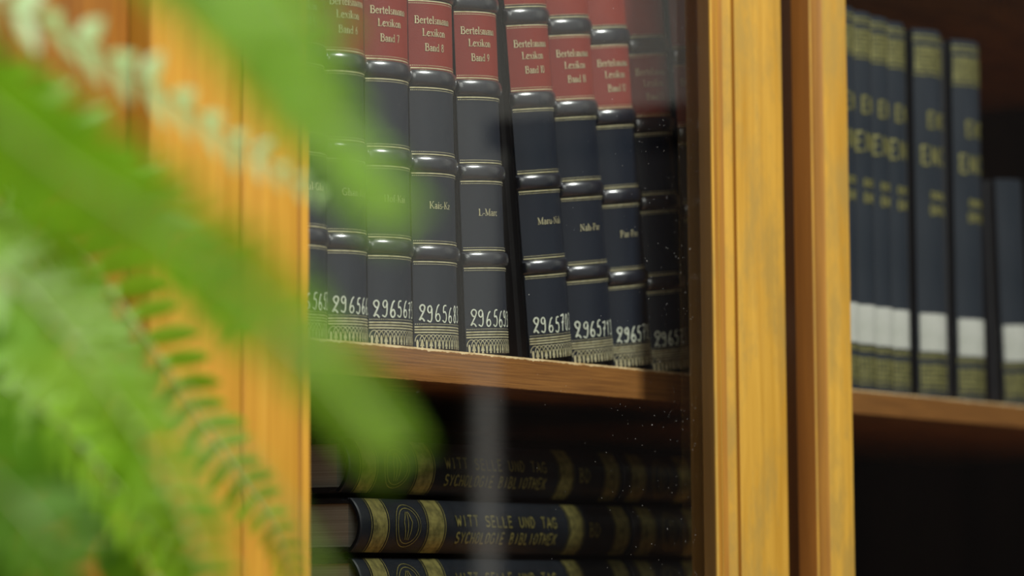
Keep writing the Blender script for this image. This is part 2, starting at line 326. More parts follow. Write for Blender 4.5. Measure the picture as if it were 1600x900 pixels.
# ---------------------------------------------------------------- lettering: stroke glyphs
def arc(cx, cy, rx, ry, a0, a1, n=10):
    return [(cx + rx*cos(radians(a0+(a1-a0)*i/n)), cy + ry*sin(radians(a0+(a1-a0)*i/n))) for i in range(n+1)]
TK, TN = .155, .065
def stem(x, y0, y1, s0=True, s1=True, sl=.13):
    r = [(TK, [(x, y0), (x, y1)])]
    if s0: r.append((TN, [(x-sl, y0+.02), (x+sl, y0+.02)]))
    if s1: r.append((TN, [(x-sl, y1-.02), (x+sl*.5, y1-.02)]))
    return r
XH = .62
SERIF = {
 'B': (.72, stem(.16,0,1) + [(TN,[(.16,.98),(.35,.98)]),(.10,arc(.35,.76,.2,.22,90,-90)),(TN,[(.16,.54),(.35,.54)]),(.12,arc(.37,.28,.25,.27,90,-90)),(TN,[(.16,.01),(.37,.01)])]),
 'e': (.52, [(.11,arc(.26,.31,.19,.30,15,180)+arc(.26,.31,.19,.30,180,325)),(TN,[(.08,.36),(.44,.36)])]),
 'r': (.42, stem(.14,0,XH) + [(.07,arc(.30,.42,.15,.18,160,50)),(.1,[(.37,.56),(.40,.5)])]),
 't': (.36, [(.11,[(.16,.86),(.16,.12)]+arc(.27,.12,.11,.11,180,300)),(TN,[(.02,.60),(.33,.60)])]),
 'l': (.32, stem(.15,0,1)),
 's': (.42, [(.09,arc(.21,.46,.13,.14,30,250)+arc(.21,.16,.15,.16,70,-150))]),
 'm': (.92, stem(.14,0,XH)+stem(.45,0,XH-.1,s1=False)+stem(.77,0,XH-.1,s1=False)+[(.07,arc(.30,.44,.15,.17,170,10)),(.07,arc(.61,.44,.15,.17,170,10))]),
 'a': (.50, [(.11,arc(.23,.45,.14,.15,160,0)+[(.37,.08),(.46,.03)]),(.10,arc(.22,.17,.15,.16,40,320))]),
 'n': (.62, stem(.14,0,XH)+stem(.46,0,XH-.12,s1=False)+[(.07,arc(.30,.44,.16,.17,170,10))]),
 'L': (.66, stem(.18,0,1)+[(TN,[(.18,.02),(.58,.02),(.61,.26)])]),
 'x': (.56, [(.12,[(.1,.6),(.44,.02)]),(TN,[(.42,.6),(.1,.02)]),(TN,[(.0,.6),(.2,.6)]),(TN,[(.34,.6),(.52,.6)]),(TN,[(.0,.02),(.2,.02)]),(TN,[(.34,.02),(.54,.02)])]),
 'i': (.30, stem(.15,0,XH)+[(.13,[(.15,.80),(.15,.92)])]),
 'k': (.60, stem(.14,0,1)+[(TN,[(.2,.26),(.44,.58)]),(.11,[(.26,.34),(.48,.02)]),(TN,[(.36,.6),(.54,.6)]),(TN,[(.38,.02),(.58,.02)])]),
 'o': (.54, [(.10,arc(.26,.31,.20,.29,0,360,16))]),
 'd': (.60, [(.10,arc(.24,.30,.18,.28,30,330)),(.12,[(.43,1),(.43,.02)]),(TN,[(.32,.98),(.46,.98)]),(TN,[(.43,.02),(.54,.02)])]),
 'G': (.78, [(.11,arc(.38,.5,.32,.48,50,330,14)),(.11,[(.64,.05),(.64,.42)]),(TN,[(.5,.42),(.74,.42)])]),
 'h': (.62, stem(.14,0,1)+stem(.46,0,XH-.12,s1=False)+[(.07,arc(.30,.44,.16,.17,170,10))]),
 'H': (.82, stem(.16,0,1)+stem(.62,0,1)+[(TN,[(.16,.5),(.62,.5)])]),
 'f': (.36, [(.11,[(.15,0),(.15,.78)]+arc(.28,.8,.13,.17,180,50)),(TN,[(.02,.6),(.33,.6)]),(TN,[(.03,.02),(.28,.02)])]),
 'K': (.76, stem(.16,0,1)+[(TN,[(.22,.4),(.6,.97)]),(.12,[(.32,.52),(.64,.02)]),(TN,[(.48,.98),(.7,.98)]),(TN,[(.52,.02),(.74,.02)])]),
 'M': (.96, [(.06,[(.14,.02),(.14,.98)]),(.13,[(.14,.98),(.46,.05)]),(.06,[(.46,.05),(.78,.98)]),(.13,[(.78,.98),(.78,.02)]),(TN,[(.02,.02),(.26,.02)]),(TN,[(.66,.02),(.92,.02)]),(TN,[(.02,.98),(.18,.98)]),(TN,[(.76,.98),(.92,.98)])]),
 'N': (.80, [(.06,[(.14,.02),(.14,.98)]),(.13,[(.14,.98),(.62,.02)]),(.06,[(.62,.02),(.62,.98)]),(TN,[(.02,.02),(.26,.02)]),(TN,[(.5,.98),(.74,.98)])]),
 'P': (.64, stem(.16,0,1)+[(.10,[(.16,.97),(.34,.97)]+arc(.34,.73,.22,.24,90,-90)+[(.16,.49)])]),
 'F': (.62, stem(.16,0,1)+[(TN,[(.16,.98),(.56,.98),(.58,.78)]),(TN,[(.16,.5),(.44,.5)])]),
 'u': (.60, [(.12,[(.13,.6),(.13,.2)]+arc(.28,.19,.15,.17,180,350)),(.12,[(.44,.6),(.44,.02)]),(TN,[(.02,.6),(.16,.6)]),(TN,[(.44,.02),(.56,.02)])]),
 'z': (.48, [(TN,[(.06,.46),(.06,.6),(.4,.6)]),(.12,[(.4,.6),(.06,.02)]),(TN,[(.06,.02),(.42,.02),(.42,.16)])]),
 'c': (.46, [(.11,arc(.25,.31,.18,.29,50,310,12))]),
 '-': (.34, [(.08,[(.04,.3),(.28,.3)])]),
 ' ': (.34, []),
 '0': (.56, [(.10,arc(.26,.5,.2,.48,0,360,16))]),
 '1': (.40, stem(.2,0,1)),
 '2': (.52, [(.10,arc(.24,.76,.17,.22,160,-30)+[(.08,.04),(.46,.04)])]),
 '3': (.52, [(.10,arc(.22,.76,.17,.21,150,-80)+arc(.23,.28,.2,.27,80,-150))]),
 '4': (.54, [(.06,[(.36,.96),(.04,.3),(.5,.3)]),(.12,[(.36,1),(.36,0)])]),
 '5': (.52, [(.08,[(.42,.98),(.14,.98),(.12,.58)]),(.11,arc(.22,.3,.2,.29,120,-150))]),
 '6': (.54, [(.10,arc(.26,.3,.18,.28,0,360,14)),(.09,[(.09,.34),(.16,.72),(.40,.98)])]),
 '7': (.52, [(.07,[(.06,.8),(.06,.97),(.44,.97)]),(.11,[(.44,.97),(.2,0)])]),
 '8': (.54, [(.10,arc(.26,.76,.15,.21,0,360,12)),(.10,arc(.26,.27,.19,.27,0,360,14))]),
 '9': (.54, [(.10,arc(.26,.68,.18,.28,0,360,14)),(.09,[(.43,.66),(.36,.26),(.12,.02)])]),
}
# hand-written digits, drawn with a broad white pen
HAND = {
 '2': [[(.14,.72),(.10,.84),(.20,.98),(.36,.98),(.46,.84),(.40,.62),(.28,.38),(.10,.06),(.22,.16),(.34,.14),(.48,-.02)],[(.14,.72),(.24,.60),(.34,.60)]],
 '9': [[(.40,.86),(.30,.99),(.15,.92),(.10,.74),(.20,.58),(.34,.62),(.41,.84),(.41,.5),(.38,.18),(.26,.02),(.06,.12)]],
 '6': [[(.40,.98),(.26,.86),(.14,.56),(.08,.24),(.18,.02),(.36,.03),(.44,.22),(.34,.42),(.20,.40),(.10,.26)]],
 '5': [[(.46,.99),(.22,.94),(.16,.58),(.32,.62),(.43,.42),(.40,.14),(.24,.0),(.06,.12)]],
 '7': [[(.08,.90),(.26,.95),(.44,.96),(.34,.62),(.27,.30),(.24,-.02)],[(.14,.50),(.44,.54)]],
 '8': [[(.40,.88),(.26,.99),(.13,.84),(.20,.62),(.38,.40),(.42,.16),(.27,.0),(.12,.14),(.16,.38),(.34,.60),(.42,.82),(.36,.93)]],
 '3': [[(.10,.90),(.28,.99),(.40,.82),(.22,.58),(.40,.42),(.40,.14),(.22,.0),(.08,.08)]],
 '0': [[(.26,.98),(.12,.78),(.08,.40),(.16,.06),(.32,.02),(.42,.34),(.42,.72),(.32,.94),(.24,.98)]],
 '1': [[(.14,.72),(.30,.97),(.28,.5),(.26,.0)]],
 '4': [[(.14,.98),(.08,.42),(.42,.44)],[(.38,.86),(.32,.0)]],
}
# plain capitals for the big lying volumes
def _c(*pls): return [list(p) for p in pls]
CAPS = {
 'W': _c([(.0,1),(.15,0),(.3,.7),(.45,0),(.6,1)]), 'I': _c([(.3,0),(.3,1)]), 'T': _c([(.05,1),(.55,1)],[(.3,1),(.3,0)]),
 'S': _c([(.52,.88),(.32,1),(.1,.86),(.12,.6),(.48,.42),(.52,.16),(.3,0),(.06,.12)]), 'E': _c([(.52,1),(.1,1),(.1,0),(.54,0)],[(.1,.52),(.44,.52)]),
 'L': _c([(.1,1),(.1,0),(.54,0)]), 'U': _c([(.08,1),(.08,.2),(.3,0),(.52,.2),(.52,1)]), 'N': _c([(.08,0),(.08,1),(.52,0),(.52,1)]),
 'D': _c([(.08,0),(.08,1),(.36,.94),(.54,.5),(.36,.06),(.08,0)]), 'A': _c([(.02,0),(.3,1),(.58,0)],[(.12,.35),(.48,.35)]),
 'Y': _c([(.04,1),(.3,.5),(.56,1)],[(.3,.5),(.3,0)]), 'C': _c([(.54,.84),(.34,1),(.1,.8),(.06,.5),(.1,.2),(.34,0),(.54,.16)]),
 'H': _c([(.08,0),(.08,1)],[(.52,0),(.52,1)],[(.08,.5),(.52,.5)]), 'O': _c([(.3,1),(.08,.8),(.08,.2),(.3,0),(.52,.2),(.52,.8),(.3,1)]),
 'G': _c([(.54,.84),(.34,1),(.1,.8),(.06,.5),(.1,.2),(.34,0),(.54,.14),(.54,.46),(.34,.46)]), 'B': _c([(.08,0),(.08,1),(.4,.95),(.44,.62),(.08,.52)],[(.3,.52),(.54,.3),(.42,.03),(.08,0)]),
 'K': _c([(.08,0),(.08,1)],[(.52,1),(.1,.45)],[(.22,.56),(.54,0)]), 'R': _c([(.08,0),(.08,1),(.42,.95),(.46,.62),(.08,.5)],[(.26,.5),(.54,0)]), ' ': [],
}
def serif_strokes(txt, h, hx=1.0):
    x = 0; out = []
    for ch in txt:
        adv, st = SERIF[ch]
        for wd, pl in st: out.append((wd*h, [((x+p[0]*hx)*h, p[1]*h) for p in pl]))
        x += adv*hx
    return out
def hand_strokes(txt, h, pitch, wd, rnd):
    out = []
    for i, ch in enumerate(txt):
        dy = rnd.uniform(-.04, .04)*h; sc = rnd.uniform(.93, 1.07); sl = rnd.uniform(-.02, .10)
        for pl in HAND[ch]:
            sm = []
            for a in range(len(pl)-1):          # Catmull-Rom through the pen path
                p0 = pl[max(a-1,0)]; p1 = pl[a]; p2 = pl[a+1]; p3 = pl[min(a+2,len(pl)-1)]
                for k in range(4):
                    q = k/4
                    sm.append(tuple(.5*((2*p1[j])+(-p0[j]+p2[j])*q+(2*p0[j]-5*p1[j]+4*p2[j]-p3[j])*q*q+(-p0[j]+3*p1[j]-3*p2[j]+p3[j])*q**3) for j in (0,1)))
            sm.append(pl[-1])
            out.append((wd*rnd.uniform(.85,1.15), [(i*pitch + (p[0]+sl*p[1])*h*.86*sc, dy + p[1]*h*sc) for p in sm]))
    return out
def caps_strokes(txt, h, wd, hx=1.0):
    return [(wd, [((i*.72*hx+p[0]*hx)*h, p[1]*h) for p in pl]) for i, ch in enumerate(txt) for pl in CAPS[ch]]
def ribbon(mb, pts, wd, fmap, step=.0008):
    P = []
    for a, b in zip(pts, pts[1:]):
        d = sqrt((b[0]-a[0])**2+(b[1]-a[1])**2); n = max(1, int(d/step))
        for k in range(n): P.append((a[0]+(b[0]-a[0])*k/n, a[1]+(b[1]-a[1])*k/n))
    P.append(pts[-1]); L_, R2 = [], []
    for i, p in enumerate(P):
        a = P[max(i-1,0)]; b = P[min(i+1,len(P)-1)]
        tx, ty = b[0]-a[0], b[1]-a[1]; l = sqrt(tx*tx+ty*ty) or 1
        nx, ny = -ty/l*wd/2, tx/l*wd/2
        L_.append(fmap(p[0]+nx, p[1]+ny)); R2.append(fmap(p[0]-nx, p[1]-ny))
    mb.grid([L_, R2])

# ---------------------------------------------------------------- books
TH = radians(50)
BANDS = [(.0493,.0575), (.0984,.107), (.146,.155), (.1945,.2033)]
class Spine:
    """Local frame of a book: x across the thickness, y inward, z up the spine; the edges of the rounded spine lie at y = 0."""
    def __init__(s, W, H, th=TH): s.W, s.H, s.th = W, H, th; s.R = W/2/sin(th)
    def p(s, u, z, off=0.0):
        a = u/s.R; r = s.R+off
        return (s.W/2 + r*sin(a), -(r*cos(a) - s.R*cos(s.th)), z)
    def half(s): return s.R*s.th
def book_body(t, S, depth, cover, spine_m):
    mb = MB(); n = 22; h = S.half()
    us = [-h+2*h*i/n for i in range(n+1)]
    rows = []
    for z, e in ((0, .0008), (.0008, 0), (S.H-.0008, 0), (S.H, .0008)):
        ring = [(p[0], p[1]+e, z) for p in (S.p(u, z) for u in us)]
        ring += [(p[0]*.92+S.W*.04, p[1]+.0025, z) for p in (S.p(u, z) for u in reversed(us))]
        rows.append(ring)
    mb.grid(rows, close=True)
    for r in (rows[0], rows[-1]):
        for k in range(n): mb.quad(r[k], r[k+1], r[2*n-k], r[2*n+1-k])
    mb.build('spine', spine_m, t, smooth=25)
    for nm, x0, x1 in (('front_cover', S.W-.0028, S.W+.0002), ('back_cover', -.0002, .0028)):
        mb = MB(); sgn = 1 if x0 > S.W/2 else -1
        # the joint groove then the board
        prof = [(.0018, 0), (.003, -.0014), (.006, -.0014), (.008, 0), (depth-.001, 0), (depth, -.001)]
        xo = x1 if sgn > 0 else x0; xi = x0 if sgn > 0 else x1
        rows = [[(xo+sgn*d, y, z) for y, d in prof] + [(xi, depth, z), (xi, .0018, z)] for z in (0, S.H)]
        mb.grid(rows, close=True); mb.ngon(rows[0]); mb.ngon(rows[1][::-1])
        mb.build(nm, cover, t, smooth=30)
    mb = MB(); mb.box(.003, S.W-.003, .004, depth-.005, .003, S.H-.003)
    mb.build('page_block', M['page'], t)
def patch(S, z0, z1, off, name, m, t, margin=0.0, thick=0.0):
    mb = MB(); n = 22; h = S.half()-margin
    us = [-h+2*h*i/n for i in range(n+1)]
    rows = [[S.p(u, z0) for u in us], [S.p(u, z0, off) for u in us], [S.p(u, z1, off) for u in us], [S.p(u, z1) for u in us]]
    mb.grid(rows); mb.ngon([r[0] for r in rows]); mb.ngon([r[-1] for r in rows])
    return mb.build(name, m, t, smooth=40)
def hline(mb, S, z, wd, off):
    h = S.half()-.0004; n = 22
    us = [-h+2*h*i/n for i in range(n+1)]
    mb.grid([[S.p(u, z-wd/2, off) for u in us], [S.p(u, z+wd/2, off) for u in us]])
def dots(mb, S, z, off, d=.00050, pitch=.00105):
    h = S.half()-.001; k = int(2*h/pitch)
    for i in range(k+1):
        u = -h+i*pitch
        mb.quad(S.p(u-d/2, z-d/2, off), S.p(u+d/2, z-d/2, off), S.p(u+d/2, z+d/2, off), S.p(u-d/2, z+d/2, off))
def raised_band(S, z0, z1, t, height=.0023):
    mb = MB(); n = 22; h = S.half()+.0006
    us = [-h+2*h*i/n for i in range(n+1)]
    rows = []
    for k in range(11):
        a = pi*k/10
        rows.append([S.p(u, (z0+z1)/2-(z1-z0)/2*cos(a), height*sin(a)**.75*min(1, (1-abs(i/n*2-1)**14)+.25)) for i, u in enumerate(us)])
    mb.grid(rows)
    mb.ngon([r[0] for r in rows]); mb.ngon([r[-1] for r in rows])
    mb.build('raised_band', M['band'], t, smooth=60)
def text_on(S, strokes, u0, z0, name, m, t, off, sideways=False, mb=None):
    own = mb is None
    if own: mb = MB()
    for wd, pl in strokes:
        if sideways: ribbon(mb, pl, wd, lambda a, b: S.p(u0-b, z0+a, off))
        else: ribbon(mb, pl, wd, lambda a, b: S.p(u0+a, z0+b, off))
    if own: return mb.build(name, m, t)
def lexicon(x, lean, W, title, volume, number, label, y=.011, num_u=None, seed=0):
    rnd = random.Random(100+seed)
    t = thing('leather_bound_book', label, 'book', (x, y, .1386), 'leather bound lexicon volumes on the upper shelf')
    t.rotation_euler = (0, -radians(lean), 0)
    S = Spine(W, .2515)
    book_body(t, S, .17, M['cover'], M['navy'])
    for z0, z1 in ((.1563,.1926), (.2065,.2405)):
        patch(S, z0-.0012, z1+.0012, .0003, 'red_label', M['red'], t, .0002)
    for b in BANDS: raised_band(S, b[0], b[1], t)
    g = MB(); o = .00045
    for b0, b1 in BANDS:
        hline(g, S, b0-.0011, .00065, o); hline(g, S, b1+.0009, .00065, o)
        dots(g, S, b0-.0024, o); dots(g, S, b1+.0023, o)
    dots(g, S, .0137, o)
    for z in (.0121, .0106, .0091): hline(g, S, z, .00075, o)
    dots(g, S, .241, o); hline(g, S, .2425, .0007, o)
    # interlaced arches and spade-shaped fillings along the foot
    h = S.half()-.0006; pitch = .00262; k = 0; u = -h
    while u < h-.001:
        ribbon(g, [(max(-h, min(h, q[0])), q[1]) for q in arc(u+pitch, .0040, pitch, .0038, 180, 0, 10)], .00042, lambda a, b: S.p(a, b, o), .0006)
        if k % 2:
            pts = [(-.00035,.0052),(.00035,.0052),(.0007,.0035),(.0012,.0012),(.0004,.0016),(.0007,.0001),(-.0007,.0001),(-.0004,.0016),(-.0012,.0012),(-.0007,.0035)]
        else:
            pts = [(-.0004,.0050),(.0004,.0050),(.00065,.0035),(.00045,.0001),(-.00045,.0001),(-.00065,.0035)]
        if u+pitch*.5+.0012 < h: g.ngon([S.p(u+pitch*.5+a, b, o+.00005) for a, b in pts])
        u += pitch; k += 1
    tag(g.build('gilt_tooling', M['gold'], t), kind='stuff')
    # title lettering on the red label
    mb = MB(); dg = S.R/.0301; o2 = .0006
    text_on(S, serif_strokes('Bertelsmann', .0042, 1.02), -radians(42.5)*S.R, .1808, '', None, None, o2, mb=mb)
    text_on(S, serif_strokes('Lexikon', .0042, 1.04), -radians(33.4)*S.R, .1738, '', None, None, o2, mb=mb)
    text_on(S, serif_strokes('Band '+volume, .0042, .98), -radians(30.3)*S.R, .1655, '', None, None, o2, mb=mb)
    mb.build('title_lettering', M['gold'], t)
    if title:
        text_on(S, serif_strokes(title, .0039, 1.14), -radians(28.5)*S.R, .0778, 'volume_lettering', M['gold'], t, o)
    nu = -radians(45)*S.R if num_u is None else num_u
    text_on(S, hand_strokes(number, .0090, .0049, .00082, rnd), nu, .0150, 'call_number', M['ink'], t, .0006)
    return t
NB = [ # x, lean, width, title, volume, number, label
 (1.5405, .6, .0385, 'Faul-Gha', '5', '2965653', 'navy leather lexicon volume partly hidden by the left stile, first of the row'),
 (1.5810, .8, .0354, 'Ghan-Hof', '6', '2965663', 'navy and red leather lexicon volume numbered 2965663, seen through the fern tip'),
 (1.6190, 1.0, .0403, 'Hof-Kai', '7', '2965673', 'navy and red leather lexicon volume numbered 2965673, lettered Band 7'),
 (1.6630, 1.35, .0420, 'Kais-Kz', '8', '2965683', 'sharpest navy and red lexicon volume, numbered 2965683 and lettered Kais-Kz'),
 (1.7155, 3.2, .0418, 'L-Marc', '9', '2965693', 'slightly leaning lexicon volume numbered 2965693, just left of the wide dark gap'),
 (1.7832, 7.0, .0430, 'Maru-Nah', '10', '2965703', 'leaning navy and red lexicon volume numbered 2965703, just right of the wide dark gap'),
 (1.8296, 7.0, .0445, 'Nah-Par', '11', '2965713', 'leaning lexicon volume numbered 2965713, second right of the wide dark gap'),
 (1.8773, 7.2, .0420, 'Par-Pro', '12', '2965723', 'leaning lexicon volume with dim number 2965723, at the end of the lit shelf edge'),
 (1.9222, 7.1, .0430, None, '13', '2965733', 'shadowed leaning lexicon volume with faint number 2965733, second from the row end'),
 (1.9752, 6.6, .0430, None, '14', '2965743', 'shadowed leaning lexicon volume at the row end, half hidden by the door stile'),
]
for i, (x, lean, W, ti, vo, nu, lb) in enumerate(NB): lexicon(x, lean, W, ti, vo, nu, lb, seed=i)

# the lying volumes on the lower shelf: local z runs along +X, local x points down
def lying(x, y, ztop, T, length, first, label, lines=True):
    t = thing('lying_book', label, 'book', (x, y, ztop), 'large dark volumes lying on the lower shelf')
    t.rotation_euler = (0, pi/2, 0)
    S = Spine(T, length, radians(50))
    book_body(t, S, .21, M['cover'], M['bigbook'])
    g = MB(); o = .0004; h = S.half()-.0004
    for z0, z1 in first:
        n = 16; us = [-h+2*h*i/n for i in range(n+1)]
        mb = MB(); mb.grid([[S.p(u, z0, o) for u in us], [S.p(u, z1, o) for u in us]])
        mb.build('gilt_panel', M['stackgold'], t)
        for z in (z0-.0016, z1+.0016): hline(g, S, z, .0006, o)
    zc = (first[0][1]+first[1][0])/2
    for q in (1.0, .82):
        ribbon(g, [(a, b) for a, b in arc(0, zc, .0125*q, .0125*q, 0, 360, 28)], .0005, lambda a, b: S.p(a, b, o))
    for a in (-.004, 0, .004):
        ribbon(g, [(.008, zc+a*.4), (-.002, zc+a), (-.008, zc+a*.3)], .0006, lambda a, b: S.p(a, b, o))
    tag(g.build('gilt_tooling', M['stackgold'], t), kind='stuff')
    if lines:
        mb = MB(); zt = first[1][1]+.013
        text_on(S, caps_strokes('WITT SELLE UND TAG', .0062, .0011, 1.38), -.0005, zt, '', None, None, o, True, mb)
        text_on(S, caps_strokes('SYCHOLOGIE BIBLIOTHEK', .0064, .0012, 1.15), .0095, zt, '', None, None, o, True, mb)
        mb.build('title_lettering', M['stackgold'], t)
        mb = MB(); zn = (first[2][1]+first[3][0])/2-.012
        text_on(S, caps_strokes('BD', .008, .0012, 1.2), .004, zn, '', None, None, o, True, mb)
        mb.build('volume_lettering', M['stackgold'], t)
    return t
FB = [(.0115,.0255), (.067,.083), (.221,.236), (.2755,.2910)]
FB2 = [(.009,.025), (.068,.083), (.22,.235), (.275,.29)]
ZB = [.0604, .0272, -.006]
lying(1.658, .058, ZB[0]+.0305, .030, .2945, FB, 'large dark volume with gilt bands lying on top of the left stack, lower shelf')
lying(1.666, .056, ZB[1]+.0305, .030, .2945, FB, 'large dark volume lying second from the top of the left stack, lower shelf')
lying(1.672, .060, ZB[2]+.0305, .030, .2945, FB, 'large dark volume lying third from top of the left stack at the picture bottom')
lying(1.9560, .058, ZB[0]+.0305, .030, .25, FB2, 'large dark volume lying on top of the right stack by the door stile', False)
lying(1.9640, .056, ZB[1]+.0305, .030, .25, FB2, 'large dark volume lying second from the top of the right stack by the door stile', False)
lying(1.9700, .060, ZB[2]+.0305, .030, .25, FB2, 'large dark volume lying third from top of the right stack by the stile', False)

# the library set behind the right-hand door
def labelled(x, y, W, lean, label, H=.2585):
    low = H < .2
    t = thing('labelled_book', label, 'book', (x, y, .1386), 'navy volumes with white labels behind the right door')
    t.rotation_euler = (0, -radians(lean), 0)
    S = Spine(W, H); book_body(t, S, .165, M['cover'], M['navy_dull'])
    o = .0004; h = S.half()
    g = MB()
    for z in ((.005, .0275, .0295) if low else (.2265, .2505, .2535, .005, .0275, .0295)): hline(g, S, z, .0012, o)
    for z0, z1, st in ((.007,.0258,.0032), (.2285,.2485,.0030))[:1 if low else 2]:
        k = int((2*h-.002)/st)
        for i in range(k):
            for zz in range(int((z1-z0)/st)):
                u = -h+.001+(i+.5)*st; z = z0+(zz+.5)*st; r = st*.43
                g.ngon([S.p(u+r*a, z+r*b, o) for a, b in ((-1,-.5),(-.5,-1),(.5,-1),(1,-.5),(1,.5),(.5,1),(-.5,1),(-1,.5))])
    for z, hh, f in () if low else ((.163,.0125,1.0), (.189,.011,.6), (.139,.0045,.5), (.128,.006,.5)):
        tw = 2*h*f; n = max(2, int(tw/(hh*.75)))
        text_on(S, caps_strokes('ENCHLDTOSGB'[:n], hh, .0012+.06*hh, 1.0), -n*.36*hh-.0005, z, '', None, None, o, mb=g)
    tag(g.build('gilt_tooling', M['oldgold'], t), kind='stuff')
    patch(S, .0318, .0582, .0003, 'paper_label', M['paper'], t, .0016)
    return t
labelled(2.1650, .008, .0262, 0, 'narrow navy volume with a white label, nearest the right door stile')
labelled(2.1925, .009, .0262, 0, 'narrow navy volume with a white label, second from the right door stile')
labelled(2.2200, .010, .0262, 0, 'narrow navy volume with a white label, third from the right door stile')
labelled(2.2478, .011, .0262, 0, 'narrow navy volume with a white label, last before the first dark gap')
labelled(2.2885, .010, .0400, 0, 'wide navy volume with a white label between two dark gaps behind the right door')
labelled(2.3505, .010, .0400, 0, 'wide navy volume with white label, left of the widest gap behind right door')
labelled(2.4330, .012, .0400, 3.0, 'dark volume with a white label at the right picture edge', .165)

# ---------------------------------------------------------------- fern
CROWN = Vector((0.7883,-0.2791,0.1529))
POTZ = CROWN.z-.015
stand_label = 'tall dark wooden plant stand left of the picture, under the fern pot'
t = thing('plant_stand', stand_label, 'stand', (CROWN.x, CROWN.y, -1.02))
topz = POTZ-.135+1.02
mb = MB(); n = 28
mb.grid([[(r*cos(2*pi*i/n), r*sin(2*pi*i/n), z) for i in range(n)] for r, z in ((.001,topz),(.105,topz),(.11,topz-.006),(.105,topz-.02),(.001,topz-.02))], close=True)
mb.build('stand_top', M['darkfurn'], t, 40)
for k in range(3):
    a = 2*pi*k/3; mb = MB()
    mb.grid([[(cos(a)*rr+.012*cos(2*pi*i/8), sin(a)*rr+.012*sin(2*pi*i/8), z) for i in range(8)] for rr, z in ((.12,0),(.07,topz-.019))], close=True)
    mb.ngon([(cos(a)*.12+.012*cos(2*pi*i/8), sin(a)*.12+.012*sin(2*pi*i/8), 0) for i in range(8)])
    mb.build('leg', M['darkfurn'], t, 40)
pot = thing('flower_pot', 'terracotta pot left of the picture, holding the fern', 'pot', (CROWN.x, CROWN.y, POTZ-.135))
mb = MB()
mb.grid([[(r*cos(2*pi*i/n), r*sin(2*pi*i/n), z) for i in range(n)] for r, z in ((.001,0),(.055,0),(.072,.11),(.082,.11),(.084,.14),(.076,.14),(.072,.12),(.05,.03),(.001,.03))], close=True)
mb.build('pot_body', M['terracotta'], pot, 40)
mb = MB(); mb.grid([[(r*cos(2*pi*i/n), r*sin(2*pi*i/n), z) for i in range(n)] for r, z in ((.001,.128),(.0705,.124))], close=True); mb.build('soil', M['soil'], pot, 40)
fern = thing('fern', 'bright green arching fern in front of the left door, blurred', 'fern', tuple(CROWN))
# one leaflet: folded along the midrib, curving to its tip; length 1 along x
def leaflet_mesh(name, m):
    N_ = 6; v = []; f = []
    for i in range(N_+1):
        s = i/N_; wd = .135*(sin(pi*min(1, s*.92+.10))**.6)*(1 if i < N_ else .05); c = .10*s*s
        v += [(s, c+wd, .035-.10*s*s), (s, c, -.10*s*s), (s, c-wd, .035-.10*s*s)]
    for i in range(N_):
        a = i*3; f += [(a, a+1, a+4, a+3), (a+1, a+2, a+5, a+4)]
    me = bpy.data.meshes.new(name); me.from_pydata(v, [], f); me.materials.append(m); me.shade_smooth(); return me
LM = {k: leaflet_mesh('leaflet', M[k]) for k in ('leaf', 'leaf_deep', 'leaf_lit')}
def crom(P, n):
    out = []
    for a in range(len(P)-1):
        p0, p1, p2, p3 = P[max(a-1,0)], P[a], P[a+1], P[min(a+2,len(P)-1)]
        for k in range(n):
            q = k/n; out.append(.5*((2*p1)+(p2-p0)*q+(2*p0-5*p1+4*p2-p3)*q*q+(3*p1-p0-3*p2+p3)*q**3))
    out.append(P[-1]); return out
BUD = [300]
